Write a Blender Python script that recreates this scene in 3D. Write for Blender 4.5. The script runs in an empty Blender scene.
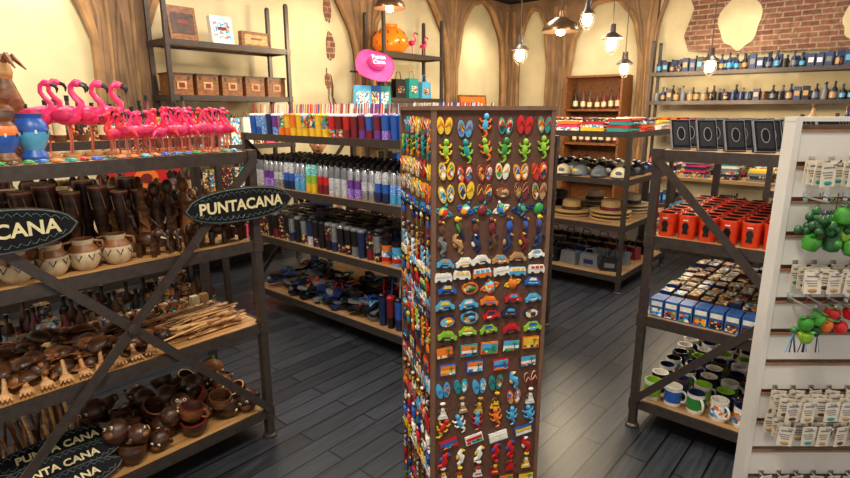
import bpy, math, random
from mathutils import Matrix, Vector
R=random.Random(7)
pi=math.pi
def lin(c):
    return tuple(((x/12.92) if x<=.04045 else ((x+.055)/1.055)**2.4) for x in c)
def hx(h):
    return tuple(int(h[i:i+2],16)/255 for i in (0,2,4))
MATS={}
def mat(name,h='888888',rough=.5,metal=0,var=.15,scale=40,emit=0,spec=.5,alpha=None):
    if name in MATS: return MATS[name]
    m=bpy.data.materials.new(name); m.use_nodes=True
    nt=m.node_tree; b=nt.nodes['Principled BSDF']
    c=lin(hx(h))
    n=nt.nodes.new('ShaderNodeTexNoise'); n.inputs['Scale'].default_value=scale; n.inputs['Detail'].default_value=3
    tc=nt.nodes.new('ShaderNodeTexCoord'); nt.links.new(tc.outputs['Object'],n.inputs['Vector'])
    r=nt.nodes.new('ShaderNodeValToRGB')
    r.color_ramp.elements[0].position=.3; r.color_ramp.elements[1].position=.7
    r.color_ramp.elements[0].color=(*[x*(1-var) for x in c],1)
    r.color_ramp.elements[1].color=(*[min(1,x*(1+var)) for x in c],1)
    nt.links.new(n.outputs['Fac'],r.inputs['Fac'])
    nt.links.new(r.outputs['Color'],b.inputs['Base Color'])
    b.inputs['Roughness'].default_value=rough; b.inputs['Metallic'].default_value=metal
    b.inputs['Specular IOR Level'].default_value=spec
    if emit:
        b.inputs['Emission Color'].default_value=(*c,1); b.inputs['Emission Strength'].default_value=emit
    MATS[name]=m; return m
def woodmat(name,h1,h2,scale=(3,40,40),rough=.55):
    if name in MATS: return MATS[name]
    m=bpy.data.materials.new(name); m.use_nodes=True
    nt=m.node_tree; b=nt.nodes['Principled BSDF']
    tc=nt.nodes.new('ShaderNodeTexCoord'); mp=nt.nodes.new('ShaderNodeMapping'); mp.inputs['Scale'].default_value=scale
    n=nt.nodes.new('ShaderNodeTexNoise'); n.inputs['Scale'].default_value=1; n.inputs['Detail'].default_value=5
    r=nt.nodes.new('ShaderNodeValToRGB'); r.color_ramp.elements[0].position=.35; r.color_ramp.elements[1].position=.65
    r.color_ramp.elements[0].color=(*lin(hx(h1)),1); r.color_ramp.elements[1].color=(*lin(hx(h2)),1)
    nt.links.new(tc.outputs['Object'],mp.inputs['Vector']); nt.links.new(mp.outputs['Vector'],n.inputs['Vector'])
    nt.links.new(n.outputs['Fac'],r.inputs['Fac']); nt.links.new(r.outputs['Color'],b.inputs['Base Color'])
    b.inputs['Roughness'].default_value=rough
    MATS[name]=m; return m
def speckmat(name,cols,scale=90,rough=.45):
    if name in MATS: return MATS[name]
    m=bpy.data.materials.new(name); m.use_nodes=True
    nt=m.node_tree; b=nt.nodes['Principled BSDF']
    tc=nt.nodes.new('ShaderNodeTexCoord'); v=nt.nodes.new('ShaderNodeTexVoronoi'); v.inputs['Scale'].default_value=scale
    s=nt.nodes.new('ShaderNodeSeparateColor'); r=nt.nodes.new('ShaderNodeValToRGB'); r.color_ramp.interpolation='CONSTANT'
    cr=r.color_ramp
    for i,h in enumerate(cols):
        e=cr.elements[i] if i<2 else cr.elements.new(i/len(cols))
        e.position=i/len(cols); e.color=(*lin(hx(h)),1)
    nt.links.new(tc.outputs['Object'],v.inputs['Vector']); nt.links.new(v.outputs['Color'],s.inputs[0]); nt.links.new(s.outputs[0],r.inputs[0])
    nt.links.new(r.outputs[0],b.inputs['Base Color']); b.inputs['Roughness'].default_value=rough
    MATS[name]=m; return m
def brickmat(name,axes,c1,c2,cm,bw,rh,mort,rough,bump=.3,grain=0):
    m=bpy.data.materials.new(name); m.use_nodes=True
    nt=m.node_tree; b=nt.nodes['Principled BSDF']
    g=nt.nodes.new('ShaderNodeNewGeometry'); s=nt.nodes.new('ShaderNodeSeparateXYZ'); cb=nt.nodes.new('ShaderNodeCombineXYZ')
    nt.links.new(g.outputs['Position'],s.inputs[0])
    nt.links.new(s.outputs[axes[0]],cb.inputs[0]); nt.links.new(s.outputs[axes[1]],cb.inputs[1])
    br=nt.nodes.new('ShaderNodeTexBrick'); nt.links.new(cb.outputs[0],br.inputs['Vector'])
    br.inputs['Scale'].default_value=1; br.inputs['Brick Width'].default_value=bw; br.inputs['Row Height'].default_value=rh
    br.inputs['Mortar Size'].default_value=mort; br.offset=.37
    br.inputs['Color1'].default_value=(*lin(hx(c1)),1); br.inputs['Color2'].default_value=(*lin(hx(c2)),1); br.inputs['Mortar'].default_value=(*lin(hx(cm)),1)
    n=nt.nodes.new('ShaderNodeTexNoise'); n.inputs['Scale'].default_value=1; n.inputs['Detail'].default_value=6
    mp=nt.nodes.new('ShaderNodeMapping'); mp.inputs['Scale'].default_value=(4,60,1) if grain else (20,20,1)
    nt.links.new(cb.outputs[0],mp.inputs[0]); nt.links.new(mp.outputs[0],n.inputs['Vector'])
    mx=nt.nodes.new('ShaderNodeMix'); mx.data_type='RGBA'; mx.blend_type='MULTIPLY'; mx.inputs[0].default_value=.75
    rp=nt.nodes.new('ShaderNodeValToRGB'); rp.color_ramp.elements[0].position=.3; rp.color_ramp.elements[1].position=.7
    rp.color_ramp.elements[0].color=(.45,.45,.45,1); rp.color_ramp.elements[1].color=(1.3,1.3,1.3,1)
    nt.links.new(n.outputs['Fac'],rp.inputs[0]); nt.links.new(br.outputs['Color'],mx.inputs[6]); nt.links.new(rp.outputs[0],mx.inputs[7])
    nt.links.new(mx.outputs[2],b.inputs['Base Color'])
    bp=nt.nodes.new('ShaderNodeBump'); bp.inputs['Strength'].default_value=bump; bp.inputs['Distance'].default_value=.005; bp.invert=True
    nt.links.new(br.outputs['Fac'],bp.inputs['Height']); nt.links.new(bp.outputs[0],b.inputs['Normal'])
    b.inputs['Roughness'].default_value=rough
    MATS[name]=m; return m

def TR(x=0,y=0,z=0,rz=0,rx=0,ry=0,s=1):
    M=Matrix.Translation((x,y,z))
    if rz: M=M@Matrix.Rotation(rz,4,'Z')
    if ry: M=M@Matrix.Rotation(ry,4,'Y')
    if rx: M=M@Matrix.Rotation(rx,4,'X')
    if isinstance(s,(tuple,list)): M=M@Matrix.Diagonal((*s,1))
    elif s!=1: M=M@Matrix.Scale(s,4)
    return M
UP=Matrix.Rotation(pi/2,4,'X')
class B:
    def __init__(s): s.v=[];s.f=[];s.m=[];s.sl=[]
    def mi(s,m):
        if m not in s.sl: s.sl.append(m)
        return s.sl.index(m)
    def raw(s,vs,fs,m,T=None):
        o=len(s.v)
        if T is not None: vs=[tuple(T@Vector(v)) for v in vs]
        s.v+=vs; s.f+=[tuple(i+o for i in f) for f in fs]
        if isinstance(m,list): s.m+=[s.mi(x) for x in m]
        else: s.m+=[s.mi(m)]*len(fs)
    def box(s,c,d,m,T=None,taper=1):
        x,y,z=c; a,b,h=d[0]/2,d[1]/2,d[2]/2
        t=taper
        vs=[(x-a,y-b,z-h),(x+a,y-b,z-h),(x+a,y+b,z-h),(x-a,y+b,z-h),(x-a*t,y-b*t,z+h),(x+a*t,y-b*t,z+h),(x+a*t,y+b*t,z+h),(x-a*t,y+b*t,z+h)]
        s.raw(vs,[(0,3,2,1),(4,5,6,7),(0,1,5,4),(1,2,6,5),(2,3,7,6),(3,0,4,7)],m,T)
    def lathe(s,prof,m,T=None,seg=12):
        vs=[];fs=[];ms=[]
        for p in prof:
            for i in range(seg):
                a=2*pi*i/seg; vs.append((p[0]*math.cos(a),p[0]*math.sin(a),p[1]))
        for k in range(len(prof)-1):
            mm=prof[k+1][2] if len(prof[k+1])>2 else m
            for i in range(seg):
                j=(i+1)%seg; fs.append((k*seg+i,k*seg+j,(k+1)*seg+j,(k+1)*seg+i)); ms.append(mm)
        fs.append(tuple(reversed(range(seg)))); ms.append(m)
        n=(len(prof)-1)*seg
        fs.append(tuple(range(n,n+seg))); ms.append(prof[-1][2] if len(prof[-1])>2 else m)
        s.raw(vs,fs,ms,T)
    def tube(s,pts,rad,m,T=None,seg=6):
        pts=[Vector(p) for p in pts]; n=len(pts)
        if not isinstance(rad,(list,tuple)): rad=[rad]*n
        vs=[];fs=[]
        up=Vector((0,0,1))
        d0=(pts[1]-pts[0]).normalized()
        a=d0.cross(up)
        if a.length<.1: a=Vector((1,0,0))
        a.normalize()
        for k in range(n):
            d=(pts[min(k+1,n-1)]-pts[max(k-1,0)]).normalized()
            a=(a-d*a.dot(d)); a.normalize(); b=d.cross(a)
            for i in range(seg):
                t=2*pi*i/seg; p=pts[k]+(a*math.cos(t)+b*math.sin(t))*rad[k]; vs.append(tuple(p))
        for k in range(n-1):
            for i in range(seg):
                j=(i+1)%seg; fs.append((k*seg+i,k*seg+j,(k+1)*seg+j,(k+1)*seg+i))
        fs.append(tuple(reversed(range(seg)))); fs.append(tuple(range((n-1)*seg,n*seg)))
        s.raw(vs,fs,m,T)
    def ell(s,c,r,m,T=None,seg=10,rings=6,lo=-1,hi=1):
        if not isinstance(r,(tuple,list)): r=(r,r,r)
        prof=[]
        for k in range(rings+1):
            a=-pi/2*(-lo)+(pi/2*hi+pi/2*(-lo))*k/rings
            prof.append((max(.0005,math.cos(a)),math.sin(a)))
        M=Matrix.Translation(c)@Matrix.Diagonal((*r,1))
        s.lathe(prof,m,(T@M) if T is not None else M,seg)
    def prism(s,poly,z0,z1,m,T=None,m2=None):
        n=len(poly)
        vs=[(p[0],p[1],z0) for p in poly]+[(p[0],p[1],z1) for p in poly]
        fs=[tuple(reversed(range(n))),tuple(range(n,2*n))]+[(i,(i+1)%n,n+(i+1)%n,n+i) for i in range(n)]
        s.raw(vs,fs,[m,m2 or m]+[m]*n,T)
    def obj(s,name,parent=None):
        me=bpy.data.meshes.new(name)
        xs=[v[0] for v in s.v]; ys=[v[1] for v in s.v]; zs=[v[2] for v in s.v]
        o=Vector(((min(xs)+max(xs))/2,(min(ys)+max(ys))/2,min(zs)))
        me.from_pydata([(v[0]-o[0],v[1]-o[1],v[2]-o[2]) for v in s.v],[],s.f)
        for m in s.sl: me.materials.append(m)
        me.polygons.foreach_set('material_index',s.m)
        me.polygons.foreach_set('use_smooth',[True]*len(s.f))
        me.update()
        me.set_sharp_from_angle(angle=math.radians(38))
        ob=bpy.data.objects.new(name,me); ob.location=o
        bpy.context.scene.collection.objects.link(ob)
        if parent: ob.parent=parent; ob.location=o-parent.location
        return ob
def ellp(rx,ry,n=16,cx=0,cy=0,rot=0):
    out=[]
    for i in range(n):
        a=2*pi*i/n; x=rx*math.cos(a); y=ry*math.sin(a)
        out.append((cx+x*math.cos(rot)-y*math.sin(rot),cy+x*math.sin(rot)+y*math.cos(rot)))
    return out
def text(body,size,m,T,name='lettering',parent=None,ext=.001,off=.012):
    c=bpy.data.curves.new(name,'FONT'); c.body=body; c.size=size; c.extrude=ext; c.align_x='CENTER'; c.align_y='CENTER'
    c.materials.append(m); c.resolution_u=3; c.offset=size*off
    o=bpy.data.objects.new(name,c); bpy.context.scene.collection.objects.link(o)
    if parent:
        o.parent=parent; o.matrix_local=Matrix.Translation(-parent.location)@T
    else: o.matrix_world=T
    return o

# ---------- materials
P={}
for k,h in dict(red='bd1c1e',orange='de7220',yellow='e2b828',green='2f8038',lime='88b432',teal='1c8a86',blue='2456aa',sky='4c9fca',navy='1b2850',
  purple='66348a',pink='dc3c70',white='e2ded2',black='121214',grey='6d7074',brown='553319',tan='ac8454',cream='dcc9a0',maroon='6e1a20',silver='b9bcc2').items():
    P[k]=mat('paint_'+k,h,.35,.0,.12)
P['silver']=mat('steel_brushed','b9bcc2',.25,.8,.1)
BR=['red','orange','yellow','green','lime','teal','blue','sky','purple','pink','white']
def rc(l=BR): return P[R.choice(l)]
metal=mat('shelf_dark_metal','463d38',.38,.4,.2)
shelfwood=woodmat('shelf_wood','a0733f','c99a60')
shelfwoodY=woodmat('shelf_wood_y','8a6742','ae875a',(40,3,40))
dwood=woodmat('carved_dark_wood','27140a','52301a',(20,20,60),.4)
mwood=woodmat('carved_mid_wood','60371a','8c582c',(20,20,60),.45)
lwood=woodmat('carved_light_wood','aa7a44','d4a668',(20,20,60))
flam=mat('flamingo_pink','ea3474',.35,0,.12)
flam2=mat('flamingo_red_pink','e6303e',.35,0,.12)
chrome=mat('chrome_hook','c8c8c8',.2,1,.02)
straw=mat('woven_straw','cfae72',.8,0,.25,120)
cards=mat('card_paper','dccfba',.6,0,.08)
glit=[speckmat('glitter_silver',['c8c8cc','8a8c94','e0e0e2','a8a8b0'],240,.25),speckmat('glitter_purple',['7a4cc0','a878e0','5a349a','c8b0f0'],240,.25),speckmat('glitter_blue',['2c6cd0','6aa8f0','1a4a9a','c0dcf8'],240,.25),speckmat('glitter_teal',['28b0a8','80e0d8','1a7a80','d0f0ec'],240,.25)]
prints=[speckmat('print_tropical',['e8a01c','1f78c0','e4e0d0','c8281c','2a9a50','10304a'],70),speckmat('print_dark',['141416','3a1a18','8a1c1c','1c2c4a','d0b070','141416'],70),speckmat('print_beach',['4ab4dc','f0e6c0','1c70b0','f4f0e8','e07820'],60),speckmat('print_brown',['6a3c20','c09a60','3c2010','e0cfa4','8a5a30'],70)]

# ---------- camera
H=1.6
cam=bpy.data.cameras.new('camera'); co=bpy.data.objects.new('camera',cam); bpy.context.scene.collection.objects.link(co)
cam.lens=36*545/850; cam.sensor_width=36; cam.clip_start=.05
th=math.radians(40.5); pt=math.radians(13.3)
fw=Vector((math.cos(th)*math.cos(pt),math.sin(th)*math.cos(pt),-math.sin(pt)))
co.location=(0,0,H); co.rotation_euler=fw.to_track_quat('-Z','Y').to_euler()
bpy.context.scene.camera=co

# ---------- room
XB=8.5; YB=5.4; ZC=3.35; XL=-1.6; YR=-2.2
floorm=brickmat('floor_dark_planks',(0,1),'282a2f','383b42','0b0b0d',.9,.11,.005,.33,.5,1)
bw_x=brickmat('brick_right_wall',(1,2),'94644e','744838','9c8c76',.2,.065,.008,.85)
bw_y=brickmat('brick_back_wall',(0,2),'93604a','744436','9c8a70',.2,.065,.008,.85)
wallm=mat('wall_cream_plaster','cfc09a',.85,0,.22,1.4)
ribm=mat('arch_brown_plaster','84664a',.8,0,.38,2.5)
ceilm=mat('ceiling_dark_paint','1c1917',.9,0,.1,3)
b=B(); b.box(((XL+XB)/2,(YR+YB)/2,-.05),(XB-XL,YB-YR,.1),floorm); b.obj('floor')
b=B(); b.box(((XL+XB)/2,(YR+YB)/2,ZC+.05),(XB-XL,YB-YR,.1),ceilm); b.obj('ceiling')
b=B(); b.box(((XL+XB)/2,YB+.06,ZC/2),(XB-XL+.24,.12,ZC),wallm); b.obj('wall_back')
b=B(); b.box((XB+.06,(YR+YB)/2,ZC/2),(.12,YB-YR,ZC),wallm); b.obj('wall_right')
def arch(name,u0,u1,spring,top,rw,TT,rw2=None):
    rw2=rw2 or rw
    b=B(); n=18; cx=(u0+rw+u1-rw2)/2; a=(u1-u0-rw-rw2)/2
    jj=[R.uniform(-.02,.02) for i in range(n+3)]
    inner=[(cx-a+.05,0.0)]+[(cx-a*math.cos(pi*i/n)+jj[i],spring+(top-spring)*math.sin(pi*i/n)**.8+jj[-i]) for i in range(n+1)]+[(cx+a-.05,0.0)]
    outer=[(u0,0.0)]+[(u0+(u1-u0)*i/n if 0<i<n else (u0 if i==0 else u1), ZC-.02) for i in range(n+1)]+[(u1,0.0)]
    N=len(inner); vs=[];fs=[]
    for z in (0,.09):
        vs+=[(p[0],p[1],z) for p in inner]+[(p[0],p[1],z) for p in outer]
    for i in range(N-1):
        fs.append((2*N+i,2*N+i+1,3*N+i+1,3*N+i)); fs.append((i,i+1,2*N+i+1,2*N+i))
        fs.append((N+i,3*N+i,3*N+i+1,N+i+1))
    b.raw(vs,fs,ribm,TT)
    em=mat('arch_edge_plaster','98744c',.8,0,.35,4)
    b.tube([(p[0],p[1],.08) for p in inner],[.03+abs(jj[i%n]) for i in range(N)],em,TT,8)
    for (px,w) in ((u0+rw*.5,rw),(u1-rw2*.5,rw2)):
        for q in range(3):
            x=px+(q-1)*w*.3; pts=[(x+R.uniform(-.02,.02)+(z-2.0)**2*.12*(q-1 if z>2 else 0),z,.09) for z in (0,.5,1,1.5,2,2.4,2.8,3.2)]
            b.tube(pts,[.035,.03,.026,.022,.02,.024,.03,.035],em if q%2 else ribm,TT,6)
    b.obj(name)
TY=Matrix.Translation((0,YB-.001,0))@UP
TX=Matrix.Translation((XB-.001,0,0))@Matrix.Rotation(-pi/2,4,'Z')@UP
for i,(a0,a1,sp,r1,r2) in enumerate([(-.4,2.12,1.9,.1,.22),(2.12,5.05,2.0,.22,.12),(5.05,6.85,1.9,.1,.08),(6.85,8.42,1.9,.1,.12)]): arch('trim_%d'%(i+1),a0,a1,sp,3.27,r1,TY,r2)
for i,(a0,a1) in enumerate([(-5.3,-4.35),(-4.35,-2.85)]): arch('trim_%d'%(i+5),a0,a1,2.0,3.22,.18,TX)
def blobp(cx,cz,rx,rz,n=40,j=.12):
    ph=[R.uniform(0,6) for _ in range(3)]; out=[]
    for i in range(n):
        a=2*pi*i/n; k=1+j*(math.sin(2*a+ph[0])+.6*math.sin(3*a+ph[1])+.4*math.sin(7*a+ph[2])); out.append((cx+rx*k*math.cos(a),cz+rz*k*math.sin(a)))
    return out
b=B(); b.prism([(-2.4,2.4),(-1.9,2.34),(-.3,2.3),(1.2,2.34),(2,2.3),(2,ZC-.02),(-2.55,ZC-.02),(-2.38,2.95),(-2.48,2.6)],0,.04,bw_x,TX)
b.prism(blobp(-1.8,2.72,.22,.36),.04,.052,wallm,TX); b.prism(blobp(-.55,2.6,.16,.2),.04,.052,wallm,TX); b.obj('wall_brick_veneer')
b=B()
for cx,cz,rx,rz in ((4.55,2.35,.06,.18),(4.52,2.8,.05,.2),(3.0,3.0,.14,.1),(4.5,1.95,.05,.1)): b.prism(blobp(cx,cz,rx,rz),0,.012,bw_y,TY)
for k in range(3):
    pts=[(4.52+.02*k+R.uniform(-.05,.05),2.1-k*.1-.12*i,.01) for i in range(5)]
    b.tube(pts,.007,mat('crack_brown','6a4526',.9),TY,4)
b.obj('trim_7')
b=B(); b.box(((XL+XB)/2,YB-.14,.06),(XB-XL,.02,.12),metal); b.obj('baseboard_back')
b=B(); b.box((XB-.14,(YR+YB)/2,.06),(.02,YB-YR,.12),metal); b.obj('baseboard_right')

# ---------- shelving
HS=[.156,.61,1.015,1.42]
def unit(name,x0,x1,y0,y1,hs=HS,braces=(),wood=shelfwood,top=None,ps=.036):
    b=B(); top=top or hs[-1]
    for x in (x0+ps/2,x1-ps/2):
        for y in (y0+ps/2,y1-ps/2):
            b.box((x,y,top/2),(ps,ps,top),metal)
            b.lathe([(.035,0),(.035,.012),(.022,.02),(.022,.05)],metal,TR(x,y,0))
            if top>hs[-1]: b.ell((x,y,top),.025,metal)
            for h in hs: b.box((x,y,h-.022),(ps+.008,ps+.008,.06),metal)
    for h in hs:
        b.box(((x0+x1)/2,(y0+y1)/2,h-.0125),(x1-x0-.02,y1-y0-.02,.025),wood)
        for y in (y0+.008,y1-.008): b.box(((x0+x1)/2,y,h-.022),(x1-x0-.004,.012,.05),metal)
        for x in (x0+.008,x1-.008): b.box((x,(y0+y1)/2,h-.022),(.012,y1-y0-.004,.05),metal)
    for (fa,a0,a1) in braces:
        for s in (0,1):
            z0,z1=(hs[0],top-.03) if s==0 else (top-.03,hs[0])
            if fa[0]=='x': p=[(a0,fa[1],z0),(a1,fa[1],z1)]
            else: p=[(fa[1],a0,z0),(fa[1],a1,z1)]
            d=(Vector(p[1])-Vector(p[0])); L=d.length; mid=(Vector(p[0])+Vector(p[1]))/2
            off=.006*(1 if s else -1)
            if fa[0]=='x':
                an=math.atan2(d.z,d.x); b.box((0,0,0),(L,.008,.036),metal,TR(mid.x,mid.y+off,mid.z,ry=-an))
            else:
                an=math.atan2(d.z,d.y); b.box((0,0,0),(.008,L,.036),metal,Matrix.Translation((mid.x+off,mid.y,mid.z))@Matrix.Rotation(an,4,'X'))
        m0=(a0+a1)/2; zc=(hs[0]+top-.03)/2
        if fa[0]=='x': b.lathe([(.022,0),(.022,.012),(.002,.014)],metal,TR(m0,fa[1]-.01,zc)@UP,12)
        else: b.lathe([(.022,0),(.022,.012),(.002,.014)],metal,TR(fa[1]-.01,m0,zc,-pi/2)@UP,12)
    return b.obj(name)
unit('display_shelf',.16,1.375,2.17,2.72,braces=[(('x',2.158),.18,1.36)])
unit('display_shelf',2.41,3.59,1.82,3.98,wood=shelfwoodY,braces=[(('x',3.99),2.43,3.57)])
unit('display_shelf',2.62,3.82,-.35,.85,wood=shelfwoodY,braces=[(('y',2.608),-.33,.83)])
unit('display_shelf',4.62,5.85,1.685,4.2,wood=shelfwoodY)
unit('display_shelf',.5,2.0,3.6,4.3)
unit('pipe_rack_shelf',2.3,3.58,4.88,5.24,[.3,.8,1.27,1.73,2.2],top=2.62)
unit('pipe_rack_shelf',4.95,6.1,4.88,5.24,[.3,.8,1.27,1.75,2.3],top=2.75)
unit('pipe_rack_shelf',8.0,8.34,.2,2.75,[.3,.8,1.3,1.72,2.1],top=2.5,wood=shelfwoodY)

# ---------- item builders
def tumbler(b,x,y,z,r,h,mb,ml,st=None,ml2=None):
    b.lathe([(r*.8,0),(r*.86,h*.35,mb),(r,h*.9,ml2 or mb),(r*1.06,h*.9,ml),(r*1.06,h*.96,ml),(r*.8,h,ml),(.002,h,ml)],mb,TR(x,y,z),10)
    if st: b.tube([(x+r*.3,y,z+h),(x+r*.5,y,z+h*1.45)],.0035,st,None,5)
def bottle(b,x,y,z,r,h,ms):
    b.lathe([(r*.9,0),(r,.01,ms[0]),(r,h*.28,ms[0]),(r,h*.52,ms[1]),(r,h*.74,ms[2]),(r*.6,h*.84,ms[2]),(r*.62,h*.845,ms[3]),(r*.62,h,ms[3]),(.002,h,ms[3])],ms[0],TR(x,y,z),10)
def liquor(b,x,y,z,r,h,mb,ml,mc):
    b.lathe([(r*.9,0),(r,.01,mb),(r,h*.15,mb),(r*1.01,h*.15,ml),(r*1.01,h*.42,ml),(r,h*.42,mb),(r,h*.55,mb),(r*.35,h*.72,mb),(r*.33,h*.88,mb),(r*.4,h*.88,mc),(r*.4,h,mc),(.002,h,mc)],mb,TR(x,y,z),10)
def mug(b,x,y,z,r,h,mo,mi,rz=0,deco=None):
    T=TR(x,y,z,rz)
    if deco: b.lathe([(r*.95,0),(r,.006,mo),(r,h*.2,mo),(r*1.005,h*.2,deco),(r*1.005,h*.8,deco),(r,h*.8,mo),(r,h,mo),(r*.9,h,mi),(r*.88,h*.15,mi),(.002,h*.15,mi)],mo,T,14)
    else: b.lathe([(r*.95,0),(r,.006),(r,h,mo),(r*.9,h,mi),(r*.88,h*.15,mi),(.002,h*.15,mi)],mo,T,14)
    b.tube([(r*.95+.6*r*math.sin(pi*i/6),0,h*.5+h*.3*math.cos(pi*i/6)) for i in range(7)],.006,mo,T,5)
fleg=mat('flamingo_leg','c06a58',.5); fwing=mat('flamingo_wing','cc2456',.5,0,.25,60)
def flamingo(b,x,y,z,h,m,rz):
    T=TR(x,y,z,rz,s=h)
    b.lathe([(.11,0),(.11,.025),(.08,.04),(.002,.04)],lwood,T,12)
    for s in (-1,1): b.tube([(0,.025*s,.04),(.02,.03*s,.24),(0,.025*s,.44)],.012,fleg,T,5)
    b.ell((0,0,.52),(.175,.1,.12),m,T,12,7)
    b.tube([(-.12,0,.54),(-.2,0,.48),(-.25,0,.4)],[.065,.04,.008],m,T,7)
    for s in (-1,1): b.ell((-.03,.07*s,.53),(.15,.04,.085),fwing,T,10,5)
    b.tube([(.11,0,.56),(.175,0,.61),(.18,0,.68),(.12,0,.75),(.08,0,.82),(.09,0,.9),(.14,0,.945),(.18,0,.93)],[.07,.046,.034,.03,.028,.028,.034,.038],m,T,8)
    b.ell((.17,0,.925),(.055,.038,.042),m,T,8,6)
    b.tube([(.2,0,.92),(.25,0,.9),(.27,0,.86),(.26,0,.81)],[.028,.025,.019,.005],P['black'],T,6)
    for s in (-1,1): b.ell((.185,.036*s,.935),.008,P['yellow'],T,6,4)
def turtle(b,T,ms,mb):
    b.ell((0,0,0),(.05,.04,.03),ms,T,12,5,lo=0)
    b.ell((0,0,.002),(.052,.042,.01),mb,T,12,4)
    b.ell((.062,0,.01),(.018,.012,.011),mb,T,8,5)
    for s in (-1,1):
        b.ell((.035,.045*s,.004),(.012,.028,.005),mb,T@TR(rz=.5*s),8,4)
        b.ell((-.035,.038*s,.004),(.01,.018,.005),mb,T@TR(rz=-.5*s),8,4)
def boardpts(x0,x1,y0,y1,dx,dy,j=.01):
    nx=max(1,int((x1-x0)/dx)); ny=max(1,int((y1-y0)/dy)); out=[]
    for i in range(nx):
        for k in range(ny):
            out.append((x0+(i+.5)*(x1-x0)/nx+R.uniform(-j,j),y0+(k+.5)*(y1-y0)/ny+R.uniform(-j,j)))
    return out

# ---------- LEFT SHELF
Z4,Z3,Z2,Z1=HS[3],HS[2],HS[1],HS[0]
for (x,y,h,rz) in [(.66,2.52,.3,-.5),(.71,2.6,.31,-.2),(.75,2.48,.3,-.7),(.79,2.6,.31,-.4),(.83,2.5,.3,-.3),(.87,2.61,.31,-.6),(.91,2.52,.3,-.2),(.95,2.62,.31,-.4)]:
    b=B(); flamingo(b,x,y,Z4+.001,h,flam,rz); b.obj('flamingo_figurine')
b=B()
for y,x0,x1,st in ((2.28,.84,1.35,.043),(2.35,.88,1.35,.045),(2.43,.98,1.35,.045),(2.51,1.02,1.35,.045),(2.6,1.04,1.35,.045)):
    x=x0
    while x<x1: flamingo(b,x,y+R.uniform(-.012,.012),Z4+.001,.185+R.uniform(-.015,.015),R.choice([flam,flam,flam2]),R.uniform(-1.2,.4)+R.choice([0,0,pi])); x+=st
b.obj('small_flamingo_figurines')
b=B(); x=.45
while x<1.33:
    turtle(b,TR(x,2.205+R.uniform(-.006,.006),Z4+.006,R.uniform(0,6),s=.42),rc(['red','yellow','green','teal','blue','sky','orange','brown']),rc(['brown','green','blue','teal'])); x+=.042
b.obj('painted_turtle_figurines')
def jar(name,x,y,z,s,ms):
    b=B(); b.lathe([(.05,0),(.055,.02,ms[0]),(.04,.05,ms[0]),(.06,.09,ms[1]),(.068,.13,ms[1]),(.06,.17,ms[2]),(.045,.19,ms[0]),(.055,.21,ms[0]),(.048,.21,ms[0]),(.04,.12,ms[0]),(.002,.12,ms[0])],ms[0],TR(x,y,z,s=s),18)
    for k in range(8): b.ell((.066*math.cos(k*.785),.066*math.sin(k*.785),.13),(.006,.006,.01),P['navy'] if k%2 else P['white'],TR(x,y,z,s=s),6,4)
    b.obj(name)
jar('painted_wooden_jar',.6,2.38,Z4,.8,[P['blue'],P['sky'],P['blue']])
jar('painted_wooden_jar',.5,2.33,Z4,.75,[mwood,P['blue'],P['orange']])
jar('painted_wooden_jar',.53,2.52,Z4,1.05,[mwood,mwood,dwood])
b=B()
for x,y,h in ((.46,2.44,.29),(.6,2.63,.38)):
    b.lathe([(.04,0),(.045,.03),(.02,.06),(.03,.12),(.05,.18),(.03,.24),(.02,.27)],mwood,TR(x,y,Z4,s=h/.33),12)
    b.ell((x,y,Z4+h*.85),(.035,.035,.05),lwood)
    for k in range(5):
        a=k*1.26; b.tube([(x,y,Z4+h*.9),(x+.04*math.cos(a),y+.04*math.sin(a),Z4+h*1.0),(x+.08*math.cos(a),y+.08*math.sin(a),Z4+h*.88)],[.012,.014,.003],mwood)
b.obj('carved_wooden_palm')
# row 2
pc=mat('pot_clay_cream','b8a482',.55,0,.25,30)
for x in (.46,.57,.675,.79):
    b=B(); T=TR(x,2.265,Z3,R.uniform(-1,1),s=.98)
    b.lathe([(.03,0),(.045,.015),(.058,.045,pc),(.055,.075,pc),(.035,.1,mwood),(.04,.12,pc),(.033,.12,P['brown']),(.028,.06,P['brown']),(.002,.06,P['brown'])],pc,T,18)
    for s in (-1,1): b.tube([(s*.036,0,.11),(s*.065,0,.105),(s*.068,0,.08),(s*.052,0,.07)],.006,mwood,T)
    for k in range(8): b.tube([(.056*math.cos(k*.785+.3),.056*math.sin(k*.785+.3),.065),(.0595*math.cos(k*.785+.5),.0595*math.sin(k*.785+.5),.045),(.056*math.cos(k*.785+.7),.056*math.sin(k*.785+.7),.065)],.0025,P['brown'],T,4)
    b.obj('ceramic_pot')
b=B()
for (x,y) in boardpts(.25,1.0,2.37,2.68,.078,.1):
    h=R.uniform(.25,.32); T=TR(x,y,Z3,s=h/.3)
    b.lathe([(.03,0),(.033,.02),(.018,.1,dwood),(.022,.13,dwood),(.034,.2,mwood if R.random()<.5 else dwood),(.036,.275,dwood),(.038,.275,P['maroon']),(.038,.285,P['maroon']),(.038,.292,P['tan']),(.002,.294,P['tan'])],dwood,T,12)
    for k in range(4): b.tube([(.036*math.cos(k*1.57),.036*math.sin(k*1.57),.27),(.034*math.cos(k*1.57+.4),.034*math.sin(k*1.57+.4),.2)],.002,P['tan'],T,4)
b.obj('carved_djembe_drums')
b=B()
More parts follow.
